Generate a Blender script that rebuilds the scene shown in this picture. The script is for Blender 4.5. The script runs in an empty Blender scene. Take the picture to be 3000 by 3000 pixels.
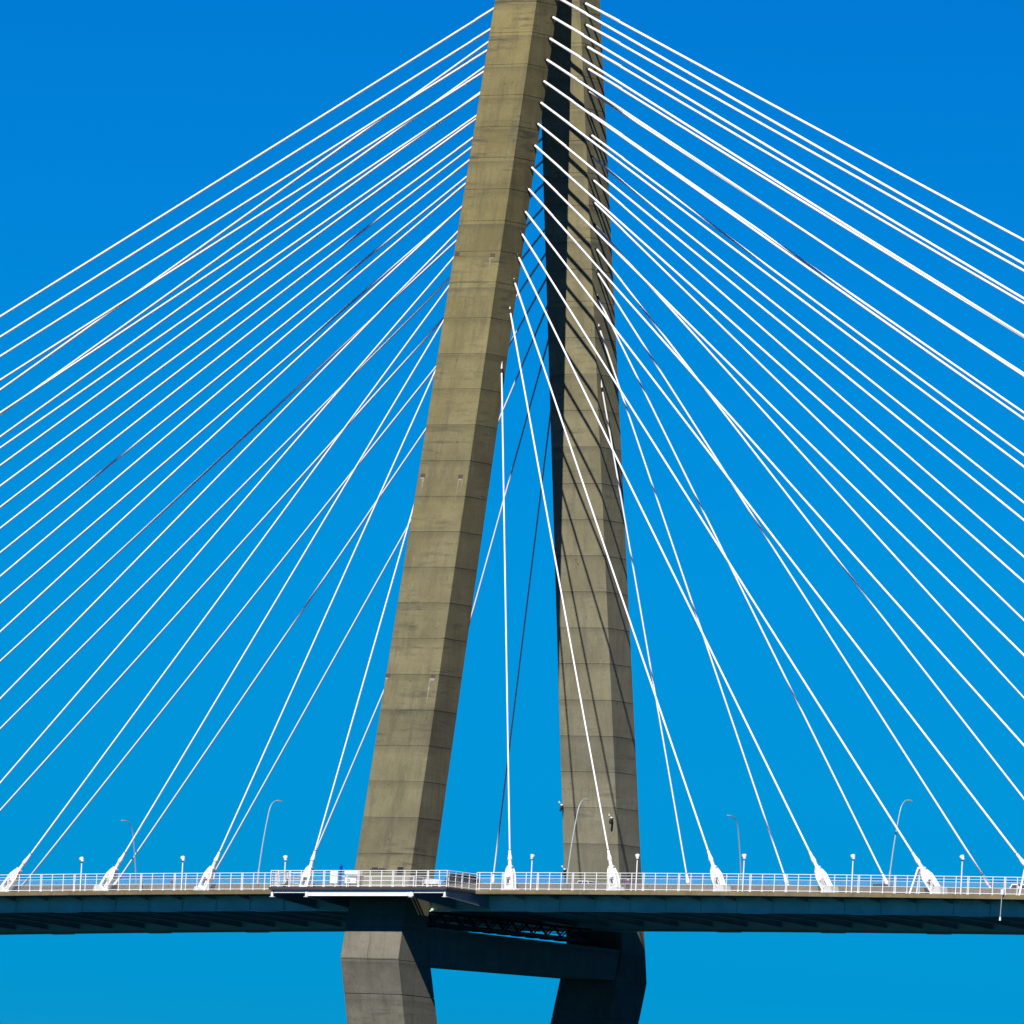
import bpy, bmesh, math, random
from mathutils import Vector, Matrix
random.seed(7)
SC = bpy.context.scene
COL = SC.collection
R = math.radians

# ------------------------------------------------------------------ key sizes (metres)
BAY = 14.63                      # stay spacing along the deck
MOD = BAY / 3                    # floor beam and railing module
W = 37.355                       # distance between the two stay planes
GR, CU = 0.014750, 7.971e-5      # crest curve of the deck
def dz(x): return GR * x - CU * x * x
YE = -3.9                        # outer edge of the walkway
XW = 12.4                        # half width of the gap in the walkway round the near leg
XP, YP = 12.55, -9.75             # viewing platform half length and outer edge
def leg_sec(z):                  # half width in X, outer face Y, depth in Y
    t = z / 100.0
    return 3.998 + (3.044 - 3.998) * t, -5.268 + 16.507 * t, 4.787 + (4.399 - 4.787) * t
ZK = [61.06, 68.16, 71.71, 74.74, 77.51, 80.19, 82.88, 85.45, 88.07, 90.65, 93.18, 95.74, 98.31, 100.85, 103.41, 105.89]
WATER_Z = -75.0

# ------------------------------------------------------------------ materials
def new_mat(name):
    m = bpy.data.materials.new(name); m.use_nodes = True
    nt = m.node_tree; b = nt.nodes['Principled BSDF']
    return m, nt, b
def N(nt, t, **kw):
    n = nt.nodes.new(t)
    for k, v in kw.items(): setattr(n, k, v)
    return n
def noise(nt, vec, scale, detail=4, rough=.55, mult=(1, 1, 1)):
    mp = N(nt, 'ShaderNodeMapping'); mp.inputs['Scale'].default_value = mult
    nt.links.new(vec, mp.inputs['Vector'])
    n = N(nt, 'ShaderNodeTexNoise'); n.inputs['Scale'].default_value = scale
    n.inputs['Detail'].default_value = detail; n.inputs['Roughness'].default_value = rough
    nt.links.new(mp.outputs[0], n.inputs['Vector'])
    return n.outputs['Fac']
def ramp(nt, fac, p0, p1, c0=(0, 0, 0, 1), c1=(1, 1, 1, 1)):
    r = N(nt, 'ShaderNodeValToRGB'); e = r.color_ramp.elements
    e[0].position, e[0].color = p0, c0; e[1].position, e[1].color = p1, c1
    nt.links.new(fac, r.inputs[0]); return r.outputs[0]
def mix(nt, fac, a, b, mode='MIX'):
    m = N(nt, 'ShaderNodeMix', data_type='RGBA', blend_type=mode)
    for sock, v in ((m.inputs[0], fac), (m.inputs[6], a), (m.inputs[7], b)):
        if isinstance(v, (int, float)): sock.default_value = v
        elif isinstance(v, tuple): sock.default_value = v
        else: nt.links.new(v, sock)
    return m.outputs[2]
def math_n(nt, op, a, b=None):
    m = N(nt, 'ShaderNodeMath', operation=op)
    for s, v in zip(m.inputs, (a, b)):
        if v is None: continue
        if isinstance(v, (int, float)): s.default_value = v
        else: nt.links.new(v, s)
    return m.outputs[0]
def rgba(c): return (c[0], c[1], c[2], 1)
def bump(nt, b, h, s, d=.02):
    bp = N(nt, 'ShaderNodeBump'); bp.inputs['Strength'].default_value = s; bp.inputs['Distance'].default_value = d
    nt.links.new(h, bp.inputs['Height']); nt.links.new(bp.outputs[0], b.inputs['Normal'])

def plain(name, col, rough=.5, metal=0, var=.12, scale=1.5, spec=.4):
    m, nt, b = new_mat(name)
    pos = N(nt, 'ShaderNodeNewGeometry').outputs['Position']
    f = noise(nt, pos, scale, 5)
    lo = tuple(c * (1 - var) for c in col); hi = tuple(min(1, c * (1 + var)) for c in col)
    c = ramp(nt, f, .3, .7, rgba(lo), rgba(hi))
    nt.links.new(c, b.inputs['Base Color'])
    b.inputs['Roughness'].default_value = rough; b.inputs['Metallic'].default_value = metal
    b.inputs['Specular IOR Level'].default_value = spec
    return m
def concrete(name, ca, cb, dark, streak=.5, band=.5, low=None):
    """cast concrete: pours of slightly different tone, rain streaks, formwork smears, lime; low = colours of the part below the deck"""
    m, nt, b = new_mat(name)
    pos = N(nt, 'ShaderNodeNewGeometry').outputs['Position']
    sep = N(nt, 'ShaderNodeSeparateXYZ'); nt.links.new(pos, sep.inputs[0]); z = sep.outputs[2]
    def sc(c, k): return rgba(tuple(min(1, v * k) for v in c))
    A, B = rgba(ca), rgba(cb)
    if low:
        mr = N(nt, 'ShaderNodeMapRange'); mr.inputs[1].default_value = -4.0; mr.inputs[2].default_value = -5.0; nt.links.new(z, mr.inputs[0])
        A = mix(nt, mr.outputs[0], A, rgba(low[0])); B = mix(nt, mr.outputs[0], B, rgba(low[1]))
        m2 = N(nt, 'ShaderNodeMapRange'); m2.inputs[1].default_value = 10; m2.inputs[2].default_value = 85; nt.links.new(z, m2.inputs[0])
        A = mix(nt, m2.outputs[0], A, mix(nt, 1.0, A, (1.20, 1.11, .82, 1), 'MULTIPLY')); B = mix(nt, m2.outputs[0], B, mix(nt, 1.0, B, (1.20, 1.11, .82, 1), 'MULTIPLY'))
    base = mix(nt, ramp(nt, noise(nt, pos, .22, 6, .62), .36, .64), A, B)
    hi = math_n(nt, 'GREATER_THAN', z, 66.95)
    t1 = math_n(nt, 'DIVIDE', math_n(nt, 'ADD', z, .37), 4.2)
    t2 = math_n(nt, 'ADD', math_n(nt, 'DIVIDE', math_n(nt, 'SUBTRACT', z, 66.95), 3.77), 16.03)
    mf = N(nt, 'ShaderNodeMix', data_type='FLOAT'); nt.links.new(hi, mf.inputs[0]); nt.links.new(t1, mf.inputs[2]); nt.links.new(t2, mf.inputs[3])
    lift = mf.outputs[0]
    wn = N(nt, 'ShaderNodeTexWhiteNoise', noise_dimensions='1D'); nt.links.new(math_n(nt, 'FLOOR', lift), wn.inputs['W'])
    base = mix(nt, 1.0, base, ramp(nt, wn.outputs['Value'], 0, 1, (.88, .88, .90, 1), (1.10, 1.09, 1.05, 1)), 'MULTIPLY')
    st = noise(nt, pos, .8, 7, .7, (1, 1, .06))                       # rain streaks running down
    base = mix(nt, math_n(nt, 'MULTIPLY', ramp(nt, st, .48, .68), streak), base, rgba(dark))
    s2 = noise(nt, pos, 2.4, 5, .65, (1, 1, .045))                    # narrow pale runs
    base = mix(nt, math_n(nt, 'MULTIPLY', ramp(nt, s2, .60, .74), .40), base, sc(cb, 1.45))
    hb = noise(nt, pos, .5, 8, .74, (.3, .3, 2.6)); hm = noise(nt, pos, .11, 3, .6)
    k = math_n(nt, 'MULTIPLY', ramp(nt, hb, .52, .64), ramp(nt, hm, .42, .58))      # dark formwork smears
    base = mix(nt, math_n(nt, 'MULTIPLY', k, band), base, rgba(dark))
    fine = noise(nt, pos, 5, 6, .65)
    fr = math_n(nt, 'FRACT', lift)                                    # grime gathering under each pour joint
    base = mix(nt, math_n(nt, 'MULTIPLY', ramp(nt, fr, .78, 1.0), math_n(nt, 'MULTIPLY', noise(nt, pos, .7, 5, .7, (1, 1, .4)), .75)), base, rgba(dark))
    if low:                                                           # blotchy pale scars under the deck
        bl = math_n(nt, 'MULTIPLY', ramp(nt, noise(nt, pos, 1.7, 8, .8, (1, 1, .6)), .54, .70), mr.outputs[0])
        base = mix(nt, math_n(nt, 'MULTIPLY', bl, .4), base, (.27, .245, .20, 1))
    rs = math_n(nt, 'MULTIPLY', ramp(nt, noise(nt, pos, 1.9, 2, .5), .72, .76), .5)  # rust and tie-hole spots
    base = mix(nt, rs, base, (.06, .035, .02, 1))
    base = mix(nt, 1.0, base, ramp(nt, fine, .25, .75, (.86, .86, .86, 1), (1.13, 1.13, 1.13, 1)), 'MULTIPLY')
    nt.links.new(base, b.inputs['Base Color'])
    b.inputs['Roughness'].default_value = .9; b.inputs['Specular IOR Level'].default_value = .08
    bump(nt, b, fine, .07, .02)
    return m

M = {}
M['tower'] = concrete('tower_concrete', (.142, .128, .074), (.188, .170, .102), (.070, .065, .047), .45, .8, ((.178, .164, .118), (.235, .218, .160)))
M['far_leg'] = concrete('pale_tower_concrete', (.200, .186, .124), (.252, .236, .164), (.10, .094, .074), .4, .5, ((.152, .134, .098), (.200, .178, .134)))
M['beam'] = concrete('beam_concrete', (.20, .18, .145), (.25, .225, .18), (.07, .065, .055), .3, .3)
M['fascia'] = concrete('fascia_concrete', (.180, .142, .072), (.230, .185, .100), (.11, .09, .06), .6, .3)
M['barrier'] = concrete('barrier_concrete', (.130, .112, .090), (.170, .148, .122), (.08, .07, .06), .5, .2)
M['slab'] = concrete('slab_concrete', (.066, .062, .056), (.085, .078, .070), (.045, .042, .038), .3, .2)
M['pier'] = concrete('pier_concrete', (.22, .20, .17), (.28, .26, .22), (.12, .11, .09), .5, .3)
M['white'] = plain('white_paint', (.80, .79, .77), .45, 0, .05, 2.0)
M['pipe'] = plain('white_cable_pipe', (.88, .87, .87), .40, 0, .04, .4)
M['guide'] = plain('cream_guide_pipe', (.80, .77, .69), .45, 0, .06, 1.0)
M['black'] = plain('black_rubber', (.012, .012, .013), .6)
M['rail'] = plain('white_railing_paint', (.80, .80, .77), .45, 0, .06, 2.0)
M['pedestal'] = plain('pale_grey_pedestal', (.52, .52, .50), .6, 0, .08, 2.0)
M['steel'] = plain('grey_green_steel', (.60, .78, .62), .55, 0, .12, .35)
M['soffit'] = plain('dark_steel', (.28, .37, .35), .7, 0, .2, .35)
M['lightsteel'] = plain('pale_grey_steel', (.72, .72, .69), .5, 0, .05, 1.0)
M['bracket'] = plain('bracket_grey_steel', (.26, .29, .30), .45, 0, .08, .5)
M['galv'] = plain('galvanised_steel', (.38, .42, .42), .45, .2, .08, 3.0)
M['darkmetal'] = plain('dark_metal', (.03, .032, .035), .5)
M['lens'] = plain('pale_lens', (.75, .75, .72), .2)
M['lime'] = plain('lime_stain', (.27, .25, .21), .9, 0, .3, 5)
M['pocket_shade'] = plain('pocket_shade_brown', (.075, .055, .038), .8, 0, .3, 4)  # dark brown painted as the shade inside the leg's pockets
M['asphalt'] = plain('asphalt', (.05, .05, .05), .9, 0, .25, 4)
M['path'] = plain('path_concrete', (.22, .20, .17), .9, 0, .12, 2)
M['blue'] = plain('blue_paint', (.004, .05, .30), .4, 0, .05, 2)
M['glass'] = plain('dark_glass', (.012, .015, .018), .08, 0, .05, 1, .6)
M['tyre'] = plain('tyre_rubber', (.02, .02, .02), .85)
M['rim'] = plain('wheel_rim', (.45, .45, .46), .3, .8)
M['lampglass'] = plain('clear_lamp', (.7, .7, .7), .15)
M['redlamp'] = plain('red_lamp', (.35, .01, .01), .2)
M['skin'] = plain('skin', (.45, .26, .17), .6, 0, .06, 6)
M['hair'] = plain('dark_hair', (.02, .014, .01), .7)
M['coral'] = plain('coral_shirt', (.72, .16, .10), .85)
M['palecloth'] = plain('pale_cloth', (.72, .66, .62), .85)
M['navy'] = plain('dark_cloth', (.02, .022, .035), .85)
M['purple'] = plain('purple_cloth', (.16, .03, .22), .85)
M['rock'] = plain('rock', (.22, .2, .18), .95, 0, .4, .3)
mt, nt, b = new_mat('sea_water')
b.inputs['Base Color'].default_value = (.006, .030, .055, 1); b.inputs['Roughness'].default_value = .9; b.inputs['Specular IOR Level'].default_value = 0.0
p_ = N(nt, 'ShaderNodeNewGeometry').outputs['Position']
bump(nt, b, noise(nt, p_, .25, 6, .6), .6, .5); M['water'] = mt
def paint(name, col): return plain(name, col, .25, 0, .02, 1, .6)
M['silver'] = paint('silver_car_paint', (.50, .51, .52)); M['whitecar'] = paint('white_car_paint', (.80, .80, .79))
M['blackcar'] = paint('black_car_paint', (.015, .016, .018)); M['greyvan'] = paint('dark_grey_van_paint', (.035, .04, .038))

# ------------------------------------------------------------------ mesh helpers
class MB:
    def __init__(s): s.v = []; s.f = []
    def add(s, vs, fs):
        o = len(s.v); s.v += [tuple(p) for p in vs]; s.f += [tuple(i + o for i in f) for f in fs]; return s
    def box(s, x0, x1, y0, y1, z0, z1):
        return s.add([(x0, y0, z0), (x1, y0, z0), (x1, y1, z0), (x0, y1, z0), (x0, y0, z1), (x1, y0, z1), (x1, y1, z1), (x0, y1, z1)],
                     [(0, 3, 2, 1), (4, 5, 6, 7), (0, 1, 5, 4), (1, 2, 6, 5), (2, 3, 7, 6), (3, 0, 4, 7)])
    def hexa(s, bot, top):           # four bottom and four top corners, same turn
        return s.add(list(bot) + list(top), [(0, 3, 2, 1), (4, 5, 6, 7), (0, 1, 5, 4), (1, 2, 6, 5), (2, 3, 7, 6), (3, 0, 4, 7)])
    def loft(s, rings, caps=True):
        n = len(rings[0]); vs = [p for r in rings for p in r]; fs = []
        for i in range(len(rings) - 1):
            for j in range(n):
                k = (j + 1) % n
                fs.append((i * n + j, i * n + k, (i + 1) * n + k, (i + 1) * n + j))
        if caps: fs += [tuple(range(n))[::-1], tuple(range((len(rings) - 1) * n, len(rings) * n))]
        return s.add(vs, fs)
    def tube(s, pts, rad, n=10):
        pts = [Vector(p) for p in pts]
        if not isinstance(rad, (list, tuple)): rad = [rad] * len(pts)
        rings = []; ref = None
        for i, p in enumerate(pts):
            d = (pts[min(i + 1, len(pts) - 1)] - pts[max(i - 1, 0)]).normalized()
            if ref is None:
                ref = Vector((0, 1, 0)) if abs(d.y) < .9 else Vector((1, 0, 0))
            a = (ref - d * ref.dot(d)).normalized(); c = d.cross(a); ref = a
            rings.append([p + (a * math.cos(t) + c * math.sin(t)) * rad[i] for t in [2 * math.pi * j / n for j in range(n)]])
        return s.loft(rings)
    def prism(s, poly, ext):         # polygon (3-D points), extruded by a vector
        e = Vector(ext); return s.loft([[Vector(p) for p in poly], [Vector(p) + e for p in poly]])
    def ball(s, c, r, sq=(1, 1, 1), n=12, m=8):
        c = Vector(c); rings = []
        for i in range(m + 1):
            t = math.pi * i / m; rr = max(math.sin(t), .02)
            rings.append([c + Vector((math.cos(2 * math.pi * j / n) * rr * r * sq[0], math.sin(2 * math.pi * j / n) * rr * r * sq[1], -math.cos(t) * r * sq[2])) for j in range(n)])
        return s.loft(rings)
    def build(s, name, mat, parent=None, smooth=False, bevel=0):
        me = bpy.data.meshes.new(name); me.from_pydata(s.v, [], s.f)
        bm = bmesh.new(); bm.from_mesh(me); bmesh.ops.recalc_face_normals(bm, faces=bm.faces)
        if bevel: bmesh.ops.bevel(bm, geom=list(bm.edges), offset=bevel, segments=1, affect='EDGES', clamp_overlap=True)
        bm.to_mesh(me); bm.free()
        if smooth:
            for p in me.polygons: p.use_smooth = True
            me.set_sharp_from_angle(angle=R(35))
        me.materials.append(mat)
        o = bpy.data.objects.new(name, me); COL.objects.link(o)
        if parent is not None:
            o.parent = parent; loc = world_loc(parent)
            me.transform(Matrix.Translation(-loc))
        return o
def world_loc(o):
    l = Vector(o.location)
    while o.parent: o = o.parent; l += Vector(o.location)
    return l
def thing(name, label, cat, loc=(0, 0, 0), group=None):
    o = bpy.data.objects.new(name, None); COL.objects.link(o); o.location = loc
    o.empty_display_size = .5
    return tag(o, label, cat, group)
def tag(o, label, cat, group=None):
    o['label'] = label; o['category'] = cat
    if group: o['group'] = group
    return o
def struct(o, kind='structure'): o['kind'] = kind; return o
def children(o): return [c for c in o.children]
def copy_tree(o, parent=None):
    c = o.copy(); COL.objects.link(c); c.parent = parent
    for ch in children(o): copy_tree(ch, c)
    return c
def xs(a, b, step):
    n = max(1, int(math.ceil((b - a) / step))); return [a + (b - a) * i / n for i in range(n + 1)]
def sweep(mb, prof, x0, x1, step=MOD / 2):   # profile of (y, z offset) swept along the deck's crest curve
    mb.loft([[(x, y, z + dz(x)) for y, z in prof] for x in xs(x0, x1, step)]); return mb

# ------------------------------------------------------------------ water
XW0, XW1 = -420.0, 300.0
w = MB(); w.add([(-30000, -30000, WATER_Z), (30000, -30000, WATER_Z), (30000, 30000, WATER_Z), (-30000, 30000, WATER_Z)], [(0, 1, 2, 3)])
struct(w.build('water', M['water']))

# ------------------------------------------------------------------ tower
JOINTS = [3.83, 8.05, 12.28, 16.45, 20.62, 24.82, 29.05, 33.22, 37.42, 41.62, 45.8, 50.0, 54.27, 58.51, 62.72, 66.95, 71.19, 74.9, 78.54, 82.32, 86.1, 89.8, 93.58, 97.26, 101.1, 104.8, 108.6]
tower = thing('bridge_tower', 'tall brown concrete diamond bridge tower with two leaning legs and crossbeam', 'bridge tower', (0, W / 2, WATER_Z))
def leg_rings(zkink, flip):
    def ring(z, inset=0.0):
        a, yo, dp = leg_sec(z); yi = yo + dp
        if z < zkink:
            a = 4.08; yo = leg_sec(zkink)[1] + .265 * (zkink - z)
        if z < -4.3:
            t = min(1, (-4.3 - z) / 3.9); yi = -1.2 + 1.04 * t
            if z < -8.6: yi = -.16 + .31 * (-8.6 - z)
        a -= inset; yo += inset; yi -= inset
        c = .07
        p = [(-a + c, yo), (a - c, yo), (a, yo + c), (a, yi - c), (a - c, yi), (-a + c, yi), (-a, yi - c), (-a, yo + c)]
        if flip: p = [(x, W - y) for x, y in p][::-1]
        return [(x, y, z) for x, y in p]
    zs = [-66.0, -40.0, -25.0]; out = []
    lv = [(z, 0) for z in zs]
    for zj in (-21.0, -16.6, -12.4): lv += [(zj - .06, 0), (zj - .045, .05), (zj + .045, .05), (zj + .06, 0)]
    lv += [(zkink - .22, 0), (zkink - .21, .035), (zkink - .15, .035), (zkink - .14, 0), (zkink, 0), (-4.3, 0), (-.2, 0)]
    for zj in JOINTS: lv += [(zj - .04, 0), (zj - .03, .035), (zj + .03, .035), (zj + .04, 0)]
    lv += [(111.5, 0)]
    return [ring(z, i) for z, i in sorted(lv)]
leg_a = MB().loft(leg_rings(-8.3, False)).build('leg', M['tower'], tower); leg_a['label'] = 'sunlit near leg beside the viewing platform'
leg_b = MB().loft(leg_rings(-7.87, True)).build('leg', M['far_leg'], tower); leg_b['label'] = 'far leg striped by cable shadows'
mb = MB()
mb.hexa([(-3.8, -.6, -8.62), (3.8, -.6, -8.62), (3.8, W + .6, -7.84), (-3.8, W + .6, -7.84)],
        [(-3.8, -1.3, -4.32), (3.8, -1.3, -4.32), (3.8, W + 1.3, -4.25), (-3.8, W + 1.3, -4.25)])
mb.build('crossbeam', M['beam'], tower)
mb = MB(); a, yo, d = leg_sec(111.5)
mb.loft([[(-a, yo, 111.5), (a, yo, 111.5), (a, W - yo, 111.5), (-a, W - yo, 111.5)], [(-a + .2, yo + 1.5, 121), (a - .2, yo + 1.5, 121), (a - .2, W - yo - 1.5, 121), (-a + .2, W - yo - 1.5, 121)],
         [(-1.2, W / 2 - 2.5, 125), (1.2, W / 2 - 2.5, 125), (1.2, W / 2 + 2.5, 125), (-1.2, W / 2 + 2.5, 125)]])
mb.build('tower_head', M['tower'], tower)
MB().hexa([(-9, W / 2 - 14, WATER_Z - 3), (9, W / 2 - 14, WATER_Z - 3), (9, W / 2 + 14, WATER_Z - 3), (-9, W / 2 + 14, WATER_Z - 3)],
          [(-7, W / 2 - 11, -65.5), (7, W / 2 - 11, -65.5), (7, W / 2 + 11, -65.5), (-7, W / 2 + 11, -65.5)]).build('pier', M['pier'], tower)
def on_front(x, z, off=0): return Vector((x, leg_sec(z)[1] - off, z))
def face_quad(x0, x1, z0, z1, off, th):      # thin block lying on the near leg's outer face
    m = MB(); p = [on_front(x0, z0, off), on_front(x1, z0, off), on_front(x1, z1, off), on_front(x0, z1, off)]
    q = [v + Vector((0, th, 0)) for v in p]
    return m.loft([p, q])
for px_, pz in ((-2.78, 74.65), (2.30, 74.4), (-2.84, 48.3), (2.56, 48.15), (-3.5, 24.7), (2.95, 24.65)):
    pk = face_quad(px_ - .32, px_ + .32, pz - .22, pz + .2, .03, .2).build('pocket_shade_plate', M['pocket_shade'], leg_a)  # dark plate on the face stands in for a shaded recess
    if (px_, pz) == (-2.78, 74.65): continue
    m = MB(); rr = random.Random(int(pz * 10 + px_ * 7))
    for _ in range(rr.choice((2, 3, 5))):
        x = px_ + rr.uniform(-.36, .34); L = rr.uniform(.7, 3.0 if px_ > 0 else 2.2); wv = rr.uniform(.03, .08)
        p = []; n = 6
        for i in range(n + 1):
            z = pz - .3 - L * i / n; ww = wv * (1 - i / n * .8); p.append((x + rr.uniform(-.03, .03), z, ww))
        lft = [on_front(a_ - w_, z_, .012) for a_, z_, w_ in p]; rgt = [on_front(a_ + w_, z_, .012) for a_, z_, w_ in p]
        o = len(m.v); m.v += [tuple(v) for v in lft + rgt]
        m.f += [(o + i, o + i + 1, o + n + 2 + i, o + n + 1 + i) for i in range(n)]
    m.v += []
    q = face_quad(px_ - rr.uniform(.1, .36), px_ + rr.uniform(.1, .36), pz - rr.uniform(.34, .6), pz - .24, .014, .1); m.add(q.v, q.f)
    m.build('lime_streak', M['lime'], leg_a)
face_quad(2.1, 2.9, 1.42, 2.3, .03, .3).build('vent', M['black'], leg_a)
m = face_quad(-1.7, .5, 1.86, 2.0, .12, .3)
q = face_quad(-1.5, -.7, 2.0, 2.2, .1, .3); m.add(q.v, q.f); q = face_quad(-.5, .3, 2.0, 2.12, .1, .3); m.add(q.v, q.f)
m.build('cable_tray', M['darkmetal'], leg_a)
face_quad(-.32, -.28, -8.2, -3.5, .006, .08).build('seam', M['darkmetal'], leg_a)

# ------------------------------------------------------------------ bridge deck
deck = thing('bridge_deck', 'long bridge deck with brown concrete edge over dark steel girders', 'bridge deck', (0, W / 2, -1))
def crown(y): return .36 * (1 - ((y - W / 2) / (W / 2)) ** 2)
sl = MB()
top = [(-.36, -.30), (W * .25, -.30 + crown(W * .25)), (W / 2, -.30 + crown(W / 2)), (W * .75, -.30 + crown(W * .75)), (W + 1.6, -.32)]
sweep(sl, [(-.36, -.72)] + top + [(W + 1.6, -.72), (W * .75, -.72 + crown(W * .75)), (W / 2, -.72 + crown(W / 2)), (W * .25, -.72 + crown(W * .25))], XW0, XW1)
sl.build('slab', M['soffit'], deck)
for x0, x1 in ((XW0, -XW), (XW, XW1)):
    e = MB(); sweep(e, [(YE, -.75), (YE, -.29), (-.365, -.29), (-.365, -.72), (YE + .5, -.72), (YE + .45, -.75)], x0, x1)
    e.build('walkway_edge', M['fascia'], deck)
def girder(yw, out, zb):
    m = MB(); y0, y1 = yw, yw - out * .06
    sweep(m, [(min(y0, y1), zb + .04), (min(y0, y1), -.73), (max(y0, y1), -.73), (max(y0, y1), zb + .04)], XW0, XW1)
    sweep(m, [(yw - .33, zb), (yw - .33, zb + .05), (yw + .33, zb + .05), (yw + .33, zb)], XW0, XW1)
    k = -30
    while k <= 30:
        x = MOD * (k + .5)
        m.box(x - .035, x + .035, min(yw, yw + out * .22), max(yw, yw + out * .22), zb + .05 + dz(x), -.74 + dz(x)); k += 1
    for k in range(-9, 9):
        x = (BAY * abs(k) + MOD) * (1 if k >= 0 else -1)
        sweep(m, [(yw - .36, zb - .07), (yw - .36, zb - .003), (yw + .36, zb - .003), (yw + .36, zb - .07)], x - 1.55, x + 1.55)
    return m
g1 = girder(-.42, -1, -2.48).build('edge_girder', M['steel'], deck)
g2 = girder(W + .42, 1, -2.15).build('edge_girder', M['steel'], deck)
for k in range(-24, 24):
    x = MOD * (k + .5); h = dz(x); m = MB()
    ys = [-.34, W * .17, W * .33, W / 2, W * .67, W * .83, W + .34]
    pts = [(x - .03, y, h - .73 + crown(y)) for y in ys] + [(x - .03, y, h - 1.5 + crown(y) - .003) for y in ys[::-1]]
    m.prism(pts, (.06, 0, 0))
    pts = [(x - .24, y, h - 1.5 + crown(y)) for y in ys] + [(x - .24, y, h - 1.56 + crown(y)) for y in ys[::-1]]
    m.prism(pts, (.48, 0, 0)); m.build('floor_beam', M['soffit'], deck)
    if abs(x) > XP + .5:
        m = MB(); m.prism([(x - .03, YE + .3, h - .73), (x - .03, -.7, h - .73), (x - .03, -.7, h - 1.12), (x - .03, YE + .3, h - .80)], (.06, 0, 0))
        m.prism([(x - .16, YE + .3, h - .80), (x - .16, -.66, h - 1.123), (x - .16, -.66, h - 1.16), (x - .16, YE + .3, h - .84)], (.32, 0, 0))
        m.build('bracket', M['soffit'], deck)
# road and path surfaces
m = MB()
for x0, x1 in zip(xs(XW0, XW1, MOD)[:-1], xs(XW0, XW1, MOD)[1:]):
    for y0, y1 in ((1.7, W / 4), (W / 4, W / 2), (W / 2, W * .75), (W * .75, W + .6)):
        zz = lambda x, y: dz(x) - .295 + (crown(y) if W / 4 - .1 < y < W * .8 else crown(W / 4) * max(0, (y + .36) / (W / 4 + .36)) if y < W / 4 else 0) + .004 + .004
        m.add([(x0, y0, zz(x0, y0)), (x1, y0, zz(x1, y0)), (x1, y1, zz(x1, y1)), (x0, y1, zz(x0, y1))], [(0, 1, 2, 3)])
struct(m.build('road', M['asphalt']))
m = MB()
for a_, b_ in ((XW0, -XW), (XW, XW1)):
    for x0, x1 in zip(xs(a_, b_, MOD)[:-1], xs(a_, b_, MOD)[1:]):
        m.add([(x0, YE + .25, dz(x0) - .284), (x1, YE + .25, dz(x1) - .284), (x1, .95, dz(x1) - .284), (x0, .95, dz(x0) - .284)], [(0, 1, 2, 3)])
struct(m.build('walkway', M['path']))
# barriers
def barrier(y, s, lab):
    m = MB(); sweep(m, [(y, -.33), (y, .76), (y + .04, .79), (y + .24 * s, .79), (y + .28 * s, .4), (y + .45 * s, .0), (y + .47 * s, -.33)], XW0, XW1)
    tag(m.build('traffic_barrier', M['barrier']), lab, 'barrier', 'concrete traffic barriers')
barrier(1.2, 1, 'low brown concrete traffic barrier between the walkway and the road')
barrier(W + 1.45, -1, 'low concrete traffic barrier along the far edge of the road')

# ------------------------------------------------------------------ viewing platform round the near leg
plat = thing('viewing_platform', 'grey platform jutting out around the near tower leg with white edge beam', 'viewing platform', (0, -5, -1))
XH = 4.72
out = [(-XP, YP), (XP, YP), (XP, YE - .004), (XW - .004, YE - .004), (XW - .004, -.37), (4.12, -.37), (4.12, -1.75), (XH, -1.75), (XH, -5.45), (-4.1, -5.45), (-4.1, -.37), (-XW + .004, -.37), (-XW + .004, YE - .004), (-XP, YE - .004)]
zf = lambda x: GR * x
MB().loft([[(x, y, zf(x) - .70) for x, y in out], [(x, y, zf(x) - .36) for x, y in out]]).build('slab', M['slab'], plat)
m = MB()
def xbeam(m, x0, x1, y0, y1, z0, z1):
    m.hexa([(x0, y0, zf(x0) + z0), (x1, y0, zf(x1) + z0), (x1, y1, zf(x1) + z0), (x0, y1, zf(x0) + z0)], [(x0, y0, zf(x0) + z1), (x1, y0, zf(x1) + z1), (x1, y1, zf(x1) + z1), (x0, y1, zf(x0) + z1)])
xbeam(m, -7.42, 7.80, YP + .24, YP + .30, -1.37, -.703); xbeam(m, -7.42, 7.80, YP + .19, YP + .45, -1.40, -1.36)
for x in (-7.15, 7.0): xbeam(m, x - .03, x + .03, YP + .17, YP + .238, -1.355, -.95)
m.build('edge_beam', M['lightsteel'], plat)
m = MB(); xbeam(m, -11.95, -7.5, YP + .25, YP + .31, -1.02, -.703); xbeam(m, -11.95, -7.5, YP + .21, YP + .42, -1.05, -1.015)
m.build('edge_beam', M['lightsteel'], plat)
m = MB(); xbeam(m, 7.88, 11.95, YP + .25, YP + .31, -1.02, -.703); xbeam(m, 7.88, 11.95, YP + .21, YP + .42, -1.05, -1.015)
m.build('edge_beam', M['lightsteel'], plat)
for x in (-12.19, -7.32, 7.46, 12.19):
    h = zf(x); m = MB(); y0 = YP + .33
    m.prism([(x - .03, y0, h - .705), (x - .03, -.7, h - .705), (x - .03, -.7, h - 2.2), (x - .03, y0, h - 1.42)], (.06, 0, 0))
    m.prism([(x - .2, y0, h - 1.423), (x - .2, -.68, h - 2.203), (x - .2, -.68, h - 2.25), (x - .2, y0, h - 1.47)], (.4, 0, 0))
    br = m.build('bracket', M['bracket'], plat)
    m = MB(); m.box(x - .14, x + .14, y0 - .12, y0 - .003, h - 1.46, h - .75)
    m.box(x - .32, x + .26, y0 - .14, y0 + .2, h - 1.52, h - 1.473); m.build('end_plate', M['white'], br)
m = MB()
for y in (-4.75, -4.2): m.box(4.09, XH + .02, y - .09, y + .09, -.68, -.40)
m.build('joist', M['bracket'], plat)

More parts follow.
